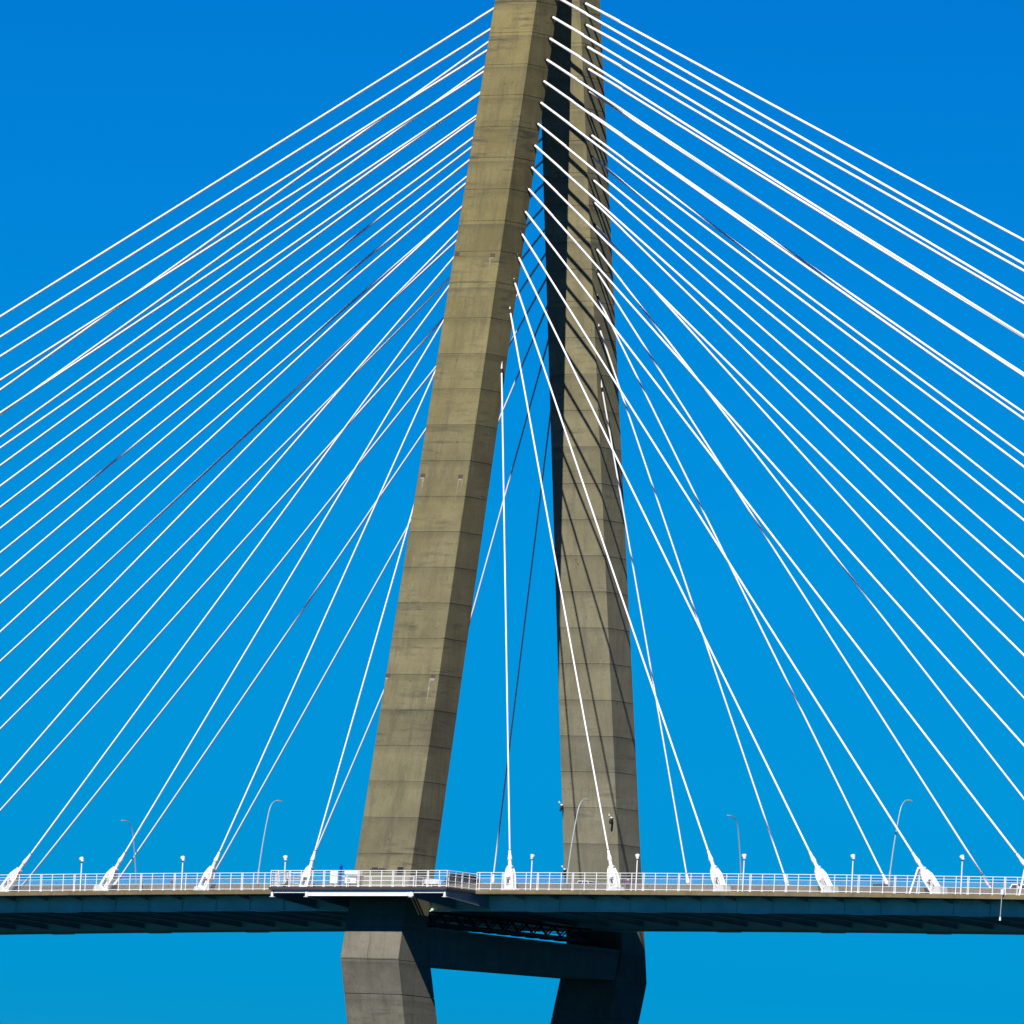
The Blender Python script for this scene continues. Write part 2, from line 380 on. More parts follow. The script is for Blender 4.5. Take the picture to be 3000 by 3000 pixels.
# ------------------------------------------------------------------ railings
RH = [(2.0, .045), (1.68, .03), (1.37, .03), (.76, .03), (.13, .045)]
RP = [(1.87, .045), (1.60, .03), (1.29, .03), (.70, .03), (.13, .045)]
def railing_line(root, p0, p1, base, mods, heights=RH, heavy=True, mesh=(.13, 1.37), start=0.0, post_h=2.0):
    """one straight run of railing; base(x) gives the floor level; mods are the arc lengths of module ends"""
    p0 = Vector(p0); p1 = Vector(p1); L = (p1 - p0).length; d = (p1 - p0).normalized()
    at = lambda s: p0 + d * s
    zb = lambda s: base(at(s).x)
    for h, r in heights:
        n = max(2, int(L / 2.4) + 1)
        MB().tube([at(L * i / n) + Vector((0, 0, zb(L * i / n) + h)) for i in range(n + 1)], r, 6).build('rail', M['rail'], root, True)
    for s, hv in mods:
        if s < -.01 or s > L + .01: continue
        m = MB()
        for o in ((-.085, .085) if hv else (0,)):
            q = at(min(max(s + o, 0), L)); z = base(q.x); m.box(q.x - .04, q.x + .04, q.y - .04, q.y + .04, z + .012, z + post_h)
            m.box(q.x - .09, q.x + .09, q.y - .08, q.y + .08, z - .002, z + .03)
        m.build('post', M['rail'], root)
    if mesh:
        s = .25; m = MB(); nrm = Vector((-d.y, d.x, 0))
        while s < L - .1:
            q = at(s); z = base(q.x); w_ = .004
            a_ = q - d * w_; c_ = q + d * w_
            m.add([(a_.x, a_.y, z + mesh[0]), (c_.x, c_.y, z + mesh[0]), (c_.x, c_.y, z + mesh[1]), (a_.x, a_.y, z + mesh[1]),
                   (q.x + nrm.x * w_, q.y + nrm.y * w_, z + mesh[0]), (q.x + nrm.x * w_, q.y + nrm.y * w_, z + mesh[1])],
                  [(0, 1, 2, 3), (1, 4, 5, 2), (4, 0, 3, 5)])
            s += .085
        m.build('wire_mesh', M['rail'], root)
def modules(x0, x1, phase, sgn=1):
    out = []
    k = math.floor(x0 / MOD) - 1
    while k * MOD < x1 + MOD:
        xb = (k + phase) * MOD
        for i in range(3):
            x = xb + i * MOD / 3
            if x0 + .3 < x < x1 - .3: out.append((x - x0, i == 0))
        k += 1
    return out + [(0, False), (x1 - x0, False)]
fl = lambda x: dz(x) - .29
pf = lambda x: zf(x) - .36
r1 = thing('walkway_railing', 'white post and rail walkway railing left of the viewing platform', 'railing', (-60, YE + .1, -1), 'white railings along the walkway')
railing_line(r1, (-112, YE + .22, 0), (-XW - .05, YE + .22, 0), fl, modules(-112, -XW - .05, -.28 % 1))
r2 = thing('walkway_railing', 'white post and rail walkway railing right of the viewing platform', 'railing', (60, YE + .1, 0), 'white railings along the walkway')
railing_line(r2, (XW + .05, YE + .22, 0), (122, YE + .22, 0), fl, modules(XW + .05, 122, .30))
r3 = thing('platform_railing', 'white railing around the outer edge of the viewing platform', 'railing', (0, YP + .2, -.4), 'white railings along the walkway')
railing_line(r3, (-XP + .1, YP + .2, 0), (XP - .1, YP + .2, 0), pf, modules(-XP + .1, XP - .1, 0), RP, mesh=(.13, 1.29), post_h=1.9)
side_m = [(.25, False), (1.6, False), (2.9, True), (4.3, False), (5.7, False)]
railing_line(r3, (-XP + .1, YP + .3, 0), (-XP + .1, YE + .05, 0), pf, side_m, RP, mesh=(.13, 1.29), post_h=1.9)
railing_line(r3, (XP - .1, YP + .3, 0), (XP - .1, YE + .05, 0), pf, side_m, RP, mesh=(.13, 1.29), post_h=1.9)
r4 = thing('guard_railing', 'lower white railing around the foot of the near tower leg', 'railing', (0, -6.5, -.4))
GH = [(1.38, .045), (.95, .02), (.5, .02), (.13, .03)]
gm = lambda L, n: [(L * i / n, False) for i in range(n + 1)]
railing_line(r4, (-4.9, -6.5, 0), (5.6, -6.5, 0), pf, gm(10.5, 7), GH, mesh=(.13, 1.36), post_h=1.38)
railing_line(r4, (5.6, -6.4, 0), (5.6, -1.2, 0), pf, gm(5.2, 3), GH, mesh=(.13, 1.36), post_h=1.38)
railing_line(r4, (-4.9, -6.4, 0), (-4.9, -1.2, 0), pf, gm(5.2, 3), GH, mesh=(.13, 1.36), post_h=1.38)

# ------------------------------------------------------------------ stay cables
ORD = ['lowest', 'second lowest', 'third lowest', 'fourth lowest', 'fifth lowest', 'sixth lowest', 'seventh lowest', 'eighth lowest',
       'eighth from the top', 'seventh from the top', 'sixth from the top', 'fifth from the top', 'fourth from the top', 'third from the top', 'second from the top', 'topmost']
def stay(k, side, far):
    x = BAY * k * side
    if side < 0 and k > 13: x = (-199.2, -205.0, -212.0)[k - 14]        # back stays bunch up towards the anchor pier
    yA = W if far else 0.0
    a, yo, dp = leg_sec(ZK[k - 1]); yc = yo + .786 * dp
    T = Vector((a * side, W - yc if far else yc, ZK[k - 1])); A = Vector((x, yA, dz(x)))
    u = (T - A).normalized()
    r = .097 + .058 * (k - 1) / 15
    T.x += side * r * max(0, u.z - .45) * 1.6; u = (T - A).normalized(); L = (T - A).length
    n = Vector((0, 1, 0)); n = (n - u * n.dot(u)).normalized(); t = n.cross(u)
    lab = "white stay cable, %s in the %s tower leg's %s fan" % (ORD[k - 1], 'far' if far else 'near', 'right' if side > 0 else 'left')
    th = thing('stay_cable', lab, 'cable', A, 'stay cables fanning from the tower')
    sn = u.z
    P = lambda s: A + u * s
    s_sh = 4.62 / sn                       # top of the lower sleeve
    s_top = L - .02
    n_seg = 8; pts = []
    sag = (.75 if side > 0 else .3) * (k / 16.0) ** 2
    for i in range(n_seg + 1):
        f = i / n_seg; s = s_sh - .1 + (s_top - s_sh + .1) * f
        pts.append(P(s) - Vector((0, 0, sag * 4 * f * (1 - f))))
    MB().tube(pts, r, 12).build('sheath', M['pipe'], th, True)
    gl = min(5.5, .12 * L)
    MB().tube([P(s_top - gl), P(s_top - gl + .01), P(s_top - .25)], [r, r * 1.10, r * 1.10], 12).build('upper_sleeve', M['guide'], th, True)
    MB().tube([P(s_top - .26), P(s_top + .24)], r * 1.4, 12).build('rubber_boot', M['black'], th, True)
    MB().tube([P(s_top + .2), P(L + 1.6)], r * 1.2, 12).build('guide_pipe', M['guide'] if k < 7 else M['black'], th, True)
    vis = k <= (6 if not far else 8)
    if not vis: return th
    H = lambda z: z / sn
    MB().tube([P(H(2.55)), P(H(2.62)), P(H(2.63)), P(H(2.74)), P(H(2.75)), P(H(3.38)), P(H(3.40)), P(H(3.5)), P(H(3.72)), P(H(4.10)), P(H(4.12)), P(H(4.62)), P(H(4.63))],
              [.36, .36, .40, .40, .215, .205, .235, .275, .255, .175, .165, .150, r * 1.02], 14).build('lower_sleeve', M['white'], th, True)
    MB().tube([P(H(4.60)), P(H(4.66))], .16, 12).build('clamp_ring', M['darkmetal'], th, True)
    base = dz(x) - .29
    s_c = H(2.56); s_k = s_c - .85; s_b = max(-.25, .12) if False else -.05 / sn; w0, w1, wi = .31, .58, .25
    s1, s2 = H(.55), H(1.38)
    Q = lambda s, tt, nn: P(s) + t * tt + n * nn
    m = MB()
    for n0, n1 in ((-.36, -.28), (.28, .36)):
        e = n * (n1 - n0)
        for sg in (1, -1):
            m.prism([Q(s_b, sg * w1, n0), Q(s_b, sg * wi, n0), Q(s_c, sg * wi, n0), Q(s_c, sg * w0, n0), Q(s_k, sg * w1, n0)], e)
        m.prism([Q(s2, -wi, n0), Q(s2, wi, n0), Q(s_c, wi, n0), Q(s_c, -wi, n0)], e)
        m.prism([Q(s_b, -wi, n0), Q(s_b, wi, n0), Q(s1, wi, n0), Q(s1, -wi, n0)], e)
    for sg in (1, -1):
        m.prism([Q(s_b, sg * .50, -.279), Q(s_b, sg * .44, -.279), Q(s_k, sg * .44, -.279), Q(s_k, sg * .50, -.279)], n * .558)
        m.prism([Q(s_k + .02, sg * .48, -.279), Q(s_k + .02, sg * .42, -.279), Q(s_c, sg * .22, -.279), Q(s_c, sg * .28, -.279)], n * .558)
        m.prism([Q(s2 + .03, sg * .13, -.43), Q(s2 + .03, sg * .17, -.43), Q(s_c - .03, sg * .17, -.43), Q(s_c - .03, sg * .13, -.43)], n * .068)
    ab = m.build('anchor_body', M['white'], th)
    m = MB()
    for (sa, sb, ta, tb) in ((s1 - .08, s1, -wi - .08, wi + .08), (s2, s2 + .08, -wi - .08, wi + .08), (s1, s2, -wi - .08, -wi), (s1, s2, wi, wi + .08)):
        m.prism([Q(sa, ta, -.40), Q(sa, tb, -.40), Q(sb, tb, -.40), Q(sb, ta, -.40)], n * .038)
    m.build('window_rim', M['galv'], ab)
    MB().tube([P(s1 - .2), P(s2 + .3)], .13, 10).build('socket', M['white'], ab, True)
    ho = (.5, .7, .95, 1.0, 1.1)[min(k, 5) - 1]
    m = MB(); sx = side; e0 = Vector((0, 1.5, 0))
    pr = [(x - sx * .75, base + .006), (x + sx * .88, base + .006), (x + sx * .62, base + ho), (x + sx * .12, base + ho), (x - sx * .70, base + .18)]
    m.prism([(px_, yA - .75, pz) for px_, pz in pr], e0)
    m.build('pedestal', M['pedestal'], th)
    if k >= 5 and not far:
        top_ = P(H(2.95)) - t * (.2 if False else 0); m = MB(); c_ = P(H(2.85)) + Vector((-side * .45, 0, -.05))
        m.tube([P(H(2.95)), c_], .16, 10)
        f1 = Vector((x - side * 3.4, -.75, base)); f2 = Vector((x - side * 3.4, .75, base))
        m.tube([c_ + Vector((0, -.1, .1)), f1], .11, 8); m.tube([c_ + Vector((0, .1, .1)), f2], .11, 8)
        for f in (f1, f2): m.box(f.x - .2, f.x + .2, f.y - .2, f.y + .2, base + .004, base + .06)
        m.build('damper_stand', M['white'], th)
    return th
for far in (True, False):
    for side in (-1, 1):
        for k in range(1, 17): stay(k, side, far)

# ------------------------------------------------------------------ street lamps
def street_lamp(x, y, s, lab):
    z0 = dz(x) + .79 + (.3 if s < 0 else 0); th = thing('street_lamp', lab, 'street lamp', (x, y, z0), 'curved street lamps on the bridge')
    MB().box(x - .25, x + .25, y - .25, y + .25, z0 - 1.1, z0 + .06).build('base', M['barrier'], th, bevel=.03)
    MB().tube([(x, y, z0 + .05), (x, y + s * .05, z0 + 1.45), (x, y + s * .052, z0 + 1.47), (x, y + s * .055, z0 + 1.7)], [.15, .135, .135, .1], 10).build('pole_foot', M['galv'], th, True)
    pts = [(0.055, 1.6), (.25, 2.9), (.45, 4.2), (.72, 5.6), (1.0, 6.9), (1.2, 7.7), (1.38, 8.45), (1.62, 9.1), (1.94, 9.55), (2.38, 9.85), (2.95, 9.95)]
    MB().tube([(x, y + s * a_, z0 + b_) for a_, b_ in pts], [.085 - .004 * i for i in range(len(pts))], 10).build('pole', M['galv'], th, True)
    m = MB()
    def rg(yy, hw, hh, zc): return [(x - hw, y + s * yy, zc - hh), (x + hw, y + s * yy, zc - hh), (x + hw * .7, y + s * yy, zc + hh), (x - hw * .7, y + s * yy, zc + hh)]
    zt = z0 + 9.98
    m.loft([rg(2.75, .06, .05, zt), rg(2.95, .15, .07, zt), rg(3.5, .17, .08, zt), rg(3.75, .10, .05, zt)])
    m.build('lamp_head', M['galv'], th, True)
    m = MB(); m.box(x - .12, x + .12, y + min(s * 3.0, s * 3.5), y + max(s * 3.0, s * 3.5), zt - .105, zt - .076); m.build('lens', M['lens'], th)
LX = BAY * 1.5
street_lamp(-22.3, 1.33, 1, 'grey curved street lamp arching right, left of the near tower leg')
street_lamp(21.55, 1.33, 1, 'grey curved street lamp arching right in front of the far tower leg')
street_lamp(65.65, 1.33, 1, 'grey curved street lamp arching right at the right end of the walkway')
street_lamp(-66.0, W - 1.2, -1, 'dark curved street lamp arching left at the left end of the bridge')
street_lamp(22.1, W - 1.2, -1, 'dark curved street lamp arching left, right of the far tower leg')

# ------------------------------------------------------------------ floodlight poles at the walkway edge
def flood_pole(x, y, ph, lab, tilt, mat='white', hs=.86):
    z0 = dz(x) - .29 + (0 if y < 0 else .5); th = thing('floodlight_pole', lab, 'floodlight', (x, y, z0), 'floodlight poles along the deck')
    MB().tube([(x, y, z0), (x, y, z0 + ph)], [.085, .07], 10).build('pole', M[mat], th, True)
    m = MB(); m.tube([(x, y, z0 + ph - .02), (x, y, z0 + ph + .12)], .07, 8)
    m.box(x - .16, x + .16, y - .03, y + .03, z0 + ph + .08, z0 + ph + .16); m.build('yoke', M['darkmetal'], th)
    c = Vector((x, y, z0 + ph + .1 + .32 * hs)); d = Vector((math.sin(tilt), .25, math.cos(tilt))).normalized()
    h = MB(); h.tube([c - d * .36 * hs, c - d * .3 * hs, c - d * .1 * hs, c - d * .08 * hs, c + d * .22 * hs, c + d * .30 * hs], [q * hs for q in (.10, .17, .19, .24, .32, .32)], 10)
    hd = h.build('lamp_head', M[mat], th, True)
    MB().tube([c + d * .29 * hs, c + d * .315 * hs], .27 * hs, 10).build('lens', M['lens'], hd, True)
FP = [(-44.06, 'white floodlight pole nearest the left end of the railing', -.7), (-29.33, 'white floodlight pole between the dark left-hand lamp and the platform', -.55),
      (-14.56, 'white floodlight pole just behind the left corner of the viewing platform', -.3), (20.29, 'white floodlight pole standing left of the curved lamp before the far leg', .1),
      (34.86, 'white floodlight pole standing in front of the right edge of the far leg', -.25), (49.48, 'white floodlight pole beside the dark left-arching lamp on the right', -.35),
      (64.20, 'white floodlight pole just left of the curved lamp at the right', -.55), (78.80, 'white floodlight pole nearest the right end of the railing', -.75)]
for x, lab, tl in FP: flood_pole(x - .15, -3.84, 3.28 + .04 * (x > 0) + .0045 * max(0, x), lab, tl)
flood_pole(-77.8, W + 2.0, 3.6, 'dark far side floodlight seen through the railing at the far left', -.8, 'darkmetal', .55)
flood_pole(-63.1, W + 2.0, 3.6, 'dark far side floodlight seen through the railing behind a white pole', -.8, 'darkmetal', .55)

# floodlights fixed to the far leg
def wall_flood(x, z, lab):
    a, yo, d = leg_sec(z); y = W - yo - d; th = thing('wall_floodlight', lab, 'floodlight', (x, y, z), 'floodlights fixed to the far leg')
    MB().tube([(x, y + .1, z + .3), (x - .08, y - .38, z + .34), (x - .2, y - .55, z + .5)], .05, 8).build('arm', M['galv'], th, True)
    MB().tube([(x - .03, y - .36, z + .22), (x - .06, y - .4, z + .08), (x - .14, y - .45, z - .42), (x - .16, y - .46, z - .46)], [.12, .16, .16, .11], 10).build('lamp_head', M['black'], th, True)
    MB().tube([(x - .05, y - .38, z + .25), (x - .05, y - .38, z + .36)], [.15, .11], 10).build('cap', M['white'], th, True)
    MB().tube([(x - .22, y - .57, z + .47), (x - .34, y - .66, z + .65)], [.10, .16], 10).build('lens', M['white'], th, True)
wall_flood(-3.62, 12.25, 'black floodlight bracketed to the left edge of the far tower leg')
wall_flood(3.45, 10.85, 'black floodlight bracketed near the right corner of the far leg face')
wall_flood(-3.55, 4.75, 'black floodlight low on the far tower leg just above the railing')

# ------------------------------------------------------------------ things on the platform
th = thing('call_post', 'tall blue emergency call post standing on the viewing platform', 'call post', (-3.7, -8, pf(-3.7)))
z = pf(-3.7)
MB().box(-3.9, -3.5, -8.2, -7.8, z, z + .12).build('base', M['galv'], th, bevel=.02)
MB().tube([(-3.7, -8, z + .1), (-3.7, -8, z + 1.9), (-3.68, -8, z + 2.3)], [.15, .15, .17], 12).build('post', M['blue'], th, True)
MB().tube([(-3.68, -8, z + 2.29), (-3.68, -8, z + 2.55), (-3.68, -8, z + 2.68)], [.19, .17, .06], 12).build('lamp', M['blue'], th, True)
MB().box(-3.8, -3.6, -8.19, -8.13, z + 1.15, z + 1.45).build('call_panel', M['darkmetal'], th)
th = thing('information_board', 'white two panel information board left of the blue call post', 'board', (-4.6, -8.1, z))
for x in (-4.95, -4.15): MB().box(x - .035, x + .035, -8.06, -7.99, z, z + 1.98).build('post', M['rail'], th)
MB().box(-5.08, -4.02, -8.13, -8.08, z + 1.42, z + 1.98).build('upper_panel', M['white'], th, bevel=.01)
MB().box(-5.08, -4.02, -8.13, -8.08, z + .5, z + 1.32).build('lower_panel', M['white'], th, bevel=.01)
th = thing('equipment_cabinet', 'white equipment cabinet with pipes right of the blue call post', 'cabinet', (-2.4, -7.4, z))
MB().box(-3.3, -1.7, -7.7, -7.0, z + .55, z + 1.2).build('cabinet_body', M['white'], th, bevel=.02)
MB().box(-3.35, -1.35, -7.75, -6.95, z + 1.56, z + 2.0).build('sign_panel', M['white'], th, bevel=.02)
m = MB()
for x in (-3.2, -2.5, -1.8): m.tube([(x, -7.3, z), (x, -7.3, z + 1.7)], .035, 6)
m.tube([(-3.2, -7.72, z + 1.35), (-1.5, -7.72, z + 1.35)], .05, 6); m.build('leg', M['galv'], th, True)
MB().box(-2.9, -2.5, -7.73, -7.705, z + .75, z + 1.05).build('door', M['galv'], th)
th = thing('bench', 'pale bench behind the right end of the platform railing', 'bench', (8.9, -7.9, pf(8.9)))
z = pf(8.9)
MB().box(7.9, 9.9, -8.1, -7.6, z + .42, z + .5).build('seat', M['pedestal'], th, bevel=.02)
MB().box(7.9, 9.9, -7.6, -7.52, z + .5, z + 1.0).build('backrest', M['pedestal'], th, bevel=.02)
for x in (8.1, 9.7): MB().box(x - .06, x + .06, -8.05, -7.6, z, z + .42).build('leg', M['galv'], th)

# inspection gantry above the crossbeam
th = thing('inspection_gantry', 'black trussed maintenance catwalk lying between crossbeam and deck', 'gantry', (0, W / 2, -4.3))
m = MB(); y = .8; i = 0
while y < W - 1.2:
    m.box(-.9, .9, y, y + 2.86, -3.88 + .007 * y - (.10 if False else 0), -3.42 + .007 * y); m.box(-.9, .9, y + 1.5, y + 2.8, -3.95 + .007 * y, -3.885 + .007 * y); y += 2.9
m.build('walkway_floor', M['darkmetal'], th)
for x in (-.85, .85):
    m = MB(); y = 1.0; up = False
    while y < W - 2.6:
        m.tube([(x, y, -3.4 + .007 * y), (x, y + 1.45, -2.15)] if not up else [(x, y, -2.15), (x, y + 1.45, -3.4 + .007 * y)], .09, 6)
        up = not up; y += 1.45
    m.build('truss_web', M['darkmetal'], th, True)
    for z0, z1, r_, nm in ((-2.15, -2.05, .1, 'top_chord'), (-2.7, -2.55, .05, 'handrail'), (-3.0, -2.85, .04, 'handrail')):
        MB().tube([(x, .9, z0), (x, W - 1, z1)], r_, 6).build(nm, M['darkmetal'], th, True)
for y in (2.2, 34.5):
    m = MB(); m.box(-.5, .5, y - .25, y + .25, -4.34, -3.89 + .007 * y)
    m.build('support', M['darkmetal'], th)

# drain pipe hanging over the deck edge
xd = 84.3; h = dz(xd)
th = thing('drain_pipe', 'thin grey pipe hanging down over the deck edge at far right', 'pipe', (xd, -4.0, h - .3))
MB().box(xd - .18, xd + .18, -4.14, -3.93, h - .27, h + .32).build('mounting_box', M['white'], th, bevel=.02)
MB().tube([(xd, -4.06, h - .2), (xd - .02, -4.1, h - .6), (xd - .1, -4.1, h - 2.9), (xd - .1, -4.1, h - 3.05)], [.06, .055, .055, .05], 8).build('pipe', M['galv'], th, True)
MB().tube([(xd - .1, -4.1, h - 2.75), (xd - .1, -4.1, h - 3.15)], [.1, .12], 10).build('outlet', M['guide'], th, True)

# ------------------------------------------------------------------ cars
def car(name, cat, lab, x, y, paint_, L, wd, H, roof0, roof1, hood, facing=1):
    z0 = dz(x) - .26; th = thing(name, lab, cat, (x, y, z0), 'vehicles behind the traffic barrier')
    hw = wd / 2; f = facing
    X = lambda s: x + f * (s - L / 2)
    belt = H * .60
    low = [(0, .38), (.06, .72), (.12 * L, belt - .02), (L - hood, belt), (L - .25, belt * .82), (L - .02, .6), (L, .36), (L - .1, .22), (.1, .22)]
    m = MB(); m.loft([[(X(a_), y + yy * hw, z0 + b_) for a_, b_ in low] for yy in (-1, -.97, .97, 1)] if False else [[(X(L / 2 + (a_ - L / 2) * sc), y + yy * hw, z0 + b_) for a_, b_ in low] for yy, sc in ((-1, .985), (-.9, 1), (.9, 1), (1, .985))])
    body = m.build('body', M[paint_], th, True)
    b0, b1 = roof0 - .5 * (H - belt), roof1 + .95 * (H - belt)
    def ring(zz, t):
        a0, a1 = b0 + (roof0 - b0) * t, b1 + (roof1 - b1) * t; w_ = hw * (.95 - .17 * t)
        return [(X(a0), y - w_, z0 + zz), (X(a1), y - w_, z0 + zz), (X(a1), y + w_, z0 + zz), (X(a0), y + w_, z0 + zz)]
    m = MB(); m.loft([ring(belt - .03, 0), ring(belt + (H - belt) * .86, .86)]); m.build('window', M['glass'], th)
    m = MB(); m.loft([ring(belt + (H - belt) * .85, .85), ring(belt + (H - belt) * .95, .95), ring(H, 1.12)]); 
    for s_ in (-1, 1):
        for (t0, t1) in ((0.0, 0.07), (.46, .52), (.93, 1.0)):
            lo0 = b0 + (b1 - b0) * t0; lo1 = b0 + (b1 - b0) * t1; hi0 = roof0 + (roof1 - roof0) * t0; hi1 = roof0 + (roof1 - roof0) * t1
            p = [(X(lo0), y + s_ * hw * .955, z0 + belt - .02), (X(lo1), y + s_ * hw * .955, z0 + belt - .02), (X(hi1), y + s_ * hw * .805, z0 + belt + (H - belt) * .87), (X(hi0), y + s_ * hw * .805, z0 + belt + (H - belt) * .87)]
            m.prism(p, (0, s_ * .02, 0))
    m.build('roof', M[paint_], th)
    for wx in (.18 * L, .81 * L):
        for s_ in (-1, 1):
            cy = y + s_ * (hw - .12)
            t_ = MB().tube([(X(wx), cy - .11, z0 + .33), (X(wx), cy - .1, z0 + .33), (X(wx), cy + .1, z0 + .33), (X(wx), cy + .11, z0 + .33)], [.28, .33, .33, .28], 18).build('wheel', M['tyre'], th, True)
            MB().tube([(X(wx), cy + s_ * .10, z0 + .33), (X(wx), cy + s_ * .125, z0 + .33)], [.2, .17], 14).build('rim', M['rim'], t_, True)
    for s_ in (-1, 1):
        MB().box(min(X(L - .12), X(L + .01)), max(X(L - .12), X(L + .01)), y + s_ * hw * .75 - .2, y + s_ * hw * .75 + .2, z0 + .55, z0 + .68).build('headlight', M['lampglass'], th)
        MB().box(min(X(-.01), X(.1)), max(X(-.01), X(.1)), y + s_ * hw * .78 - .15, y + s_ * hw * .78 + .15, z0 + .6, z0 + .78).build('tail_light', M['redlamp'], th)
car('parked_van', 'van', 'dark high roofed van on the road behind the near tower leg', 4.7, 5.0, 'greyvan', 5.0, 1.95, 2.4, .55, 3.3, .6)
car('silver_car', 'car', 'silver car with curved roof in front of the far tower leg', 22.0, 5.0, 'silver', 4.6, 1.85, 1.66, 1.3, 2.7, 1.3)
car('black_car', 'car', 'black car roof showing above the barrier near the right street lamp', 62.6, 5.0, 'blackcar', 4.6, 1.82, 1.55, 1.3, 2.8, 1.3)
car('white_car', 'car', 'white car with dark windows above the barrier at right edge', 81.4, 5.0, 'whitecar', 4.8, 1.88, 1.74, 1.1, 3.1, 1.2)

# ------------------------------------------------------------------ people
def skin_mesh(name, joints, edges, mat, parent, levels=1, root=0):
    me = bpy.data.meshes.new(name); me.from_pydata([j[:3] for j in joints], edges, [])
    o = bpy.data.objects.new(name, me); COL.objects.link(o)
    md = o.modifiers.new('skin', 'SKIN'); sv = me.skin_vertices[0].data
    for i, j in enumerate(joints):
        rx = j[3]; sv[i].radius = (rx, j[4] if len(j) > 4 else rx); sv[i].use_root = (i == root)
    md.use_smooth_shade = True
    sd = o.modifiers.new('sub', 'SUBSURF'); sd.levels = levels; sd.render_levels = levels
    bpy.context.view_layer.update()
    dg = bpy.context.evaluated_depsgraph_get(); nm = bpy.data.meshes.new_from_object(o.evaluated_get(dg))
    o.modifiers.clear(); o.data = nm; nm.name = name; nm.materials.clear(); nm.materials.append(mat)
    for p in nm.polygons: p.use_smooth = True
    if parent: o.parent = parent
    return o
def person(lab, loc, rz, h, pose, top_m, leg_m):
    s = h / 1.75
    if pose == 'walk':
        J = dict(pel=(0, 0, .93), sp=(0, .01, 1.15), ch=(0, .02, 1.35), nk=(0, .02, 1.5), hd=(0, .04, 1.6), tp=(0, .04, 1.73),
                 sl=(-.19, .02, 1.42), el=(-.24, -.1, 1.15), wl=(-.23, .02, .93), hl=(-.23, .06, .84),
                 sr=(.19, .02, 1.42), er=(.24, .05, 1.15), wr=(.23, .22, .99), hr=(.23, .28, .92),
                 pl=(-.1, 0, .9), kl=(-.1, .16, .52), al=(-.1, .05, .1), tl=(-.1, .19, .03),
                 pr=(.1, 0, .9), kr=(.1, -.02, .5), ar=(.1, -.26, .14), tr=(.1, -.14, .03))
    elif pose == 'stand':
        J = dict(pel=(0, 0, .93), sp=(0, 0, 1.15), ch=(0, 0, 1.35), nk=(0, 0, 1.5), hd=(0, .03, 1.6), tp=(0, .03, 1.73),
                 sl=(-.19, 0, 1.42), el=(-.25, .02, 1.14), wl=(-.23, .14, .95), hl=(-.22, .2, .88),
                 sr=(.19, 0, 1.42), er=(.25, .02, 1.14), wr=(.23, .14, .95), hr=(.22, .2, .88),
                 pl=(-.1, 0, .9), kl=(-.11, .03, .5), al=(-.11, 0, .1), tl=(-.12, .14, .03),
                 pr=(.1, 0, .9), kr=(.11, .03, .5), ar=(.11, 0, .1), tr=(.12, .14, .03))
    else:   # sitting, leaning forward
        J = dict(pel=(0, 0, .5), sp=(0, .06, .72), ch=(0, .14, .92), nk=(0, .2, 1.06), hd=(0, .26, 1.15), tp=(0, .28, 1.28),
                 sl=(-.19, .15, .98), el=(-.24, .28, .74), wl=(-.16, .44, .62), hl=(-.12, .5, .58),
                 sr=(.19, .15, .98), er=(.24, .28, .74), wr=(.16, .44, .62), hr=(.12, .5, .58),
                 pl=(-.1, .04, .48), kl=(-.14, .46, .5), al=(-.14, .44, .1), tl=(-.15, .58, .03),
                 pr=(.1, .04, .48), kr=(.14, .46, .5), ar=(.14, .44, .1), tr=(.15, .58, .03))
    RAD = dict(pel=.13, sp=.12, ch=.13, nk=.055, hd=.095, tp=.06, sl=.06, el=.042, wl=.03, hl=.035, sr=.06, er=.042, wr=.03, hr=.035,
               pl=.085, kl=.058, al=.04, tl=.035, pr=.085, kr=.058, ar=.04, tr=.035)
    th = thing('person', lab, 'person', loc)
    th.rotation_euler = (0, 0, rz)
    E = [('pel', 'sp'), ('sp', 'ch'), ('ch', 'nk'), ('nk', 'hd'), ('hd', 'tp'), ('ch', 'sl'), ('sl', 'el'), ('el', 'wl'), ('wl', 'hl'), ('ch', 'sr'), ('sr', 'er'), ('er', 'wr'), ('wr', 'hr'),
         ('pel', 'pl'), ('pl', 'kl'), ('kl', 'al'), ('al', 'tl'), ('pel', 'pr'), ('pr', 'kr'), ('kr', 'ar'), ('ar', 'tr')]
    keys = list(J); jo = [tuple(c * s for c in J[k]) + (RAD[k] * s,) for k in keys]; ed = [(keys.index(a_), keys.index(b_)) for a_, b_ in E]
    for hk, wk in (('hl', 'wl'), ('hr', 'wr')):                 # fingers and thumb
        hv = Vector(J[hk]); d = (hv - Vector(J[wk])).normalized(); sd = Vector((0, 0, 1)).cross(d).normalized() if abs(d.z) < .9 else Vector((1, 0, 0))
        for i, ln in enumerate((.075, .085, .08, .062)):
            p = hv + sd * (.024 * (i - 1.5)); q = p + d * ln * .55; e = q + d * ln * .4 + Vector((0, .012, -.012))
            b0 = len(jo); jo += [tuple(v * s) + (.0095 * s,) for v in (p + d * .02, q, e)]; ed += [(keys.index(hk), b0), (b0, b0 + 1), (b0 + 1, b0 + 2)]
        p = hv - d * .02 + sd * .035; q = p + sd * .02 + d * .03; b0 = len(jo)
        jo += [tuple(v * s) + (.011 * s,) for v in (p, q)]; ed += [(keys.index(hk), b0), (b0, b0 + 1)]
    hd = Vector(J['hd']); b0 = len(jo)
    jo += [tuple((hd + Vector((0, .105, 0))) * s) + (.014 * s,)]; ed += [(keys.index('hd'), b0)]     # nose
    skin_mesh('body', jo, ed, M['skin'], th)
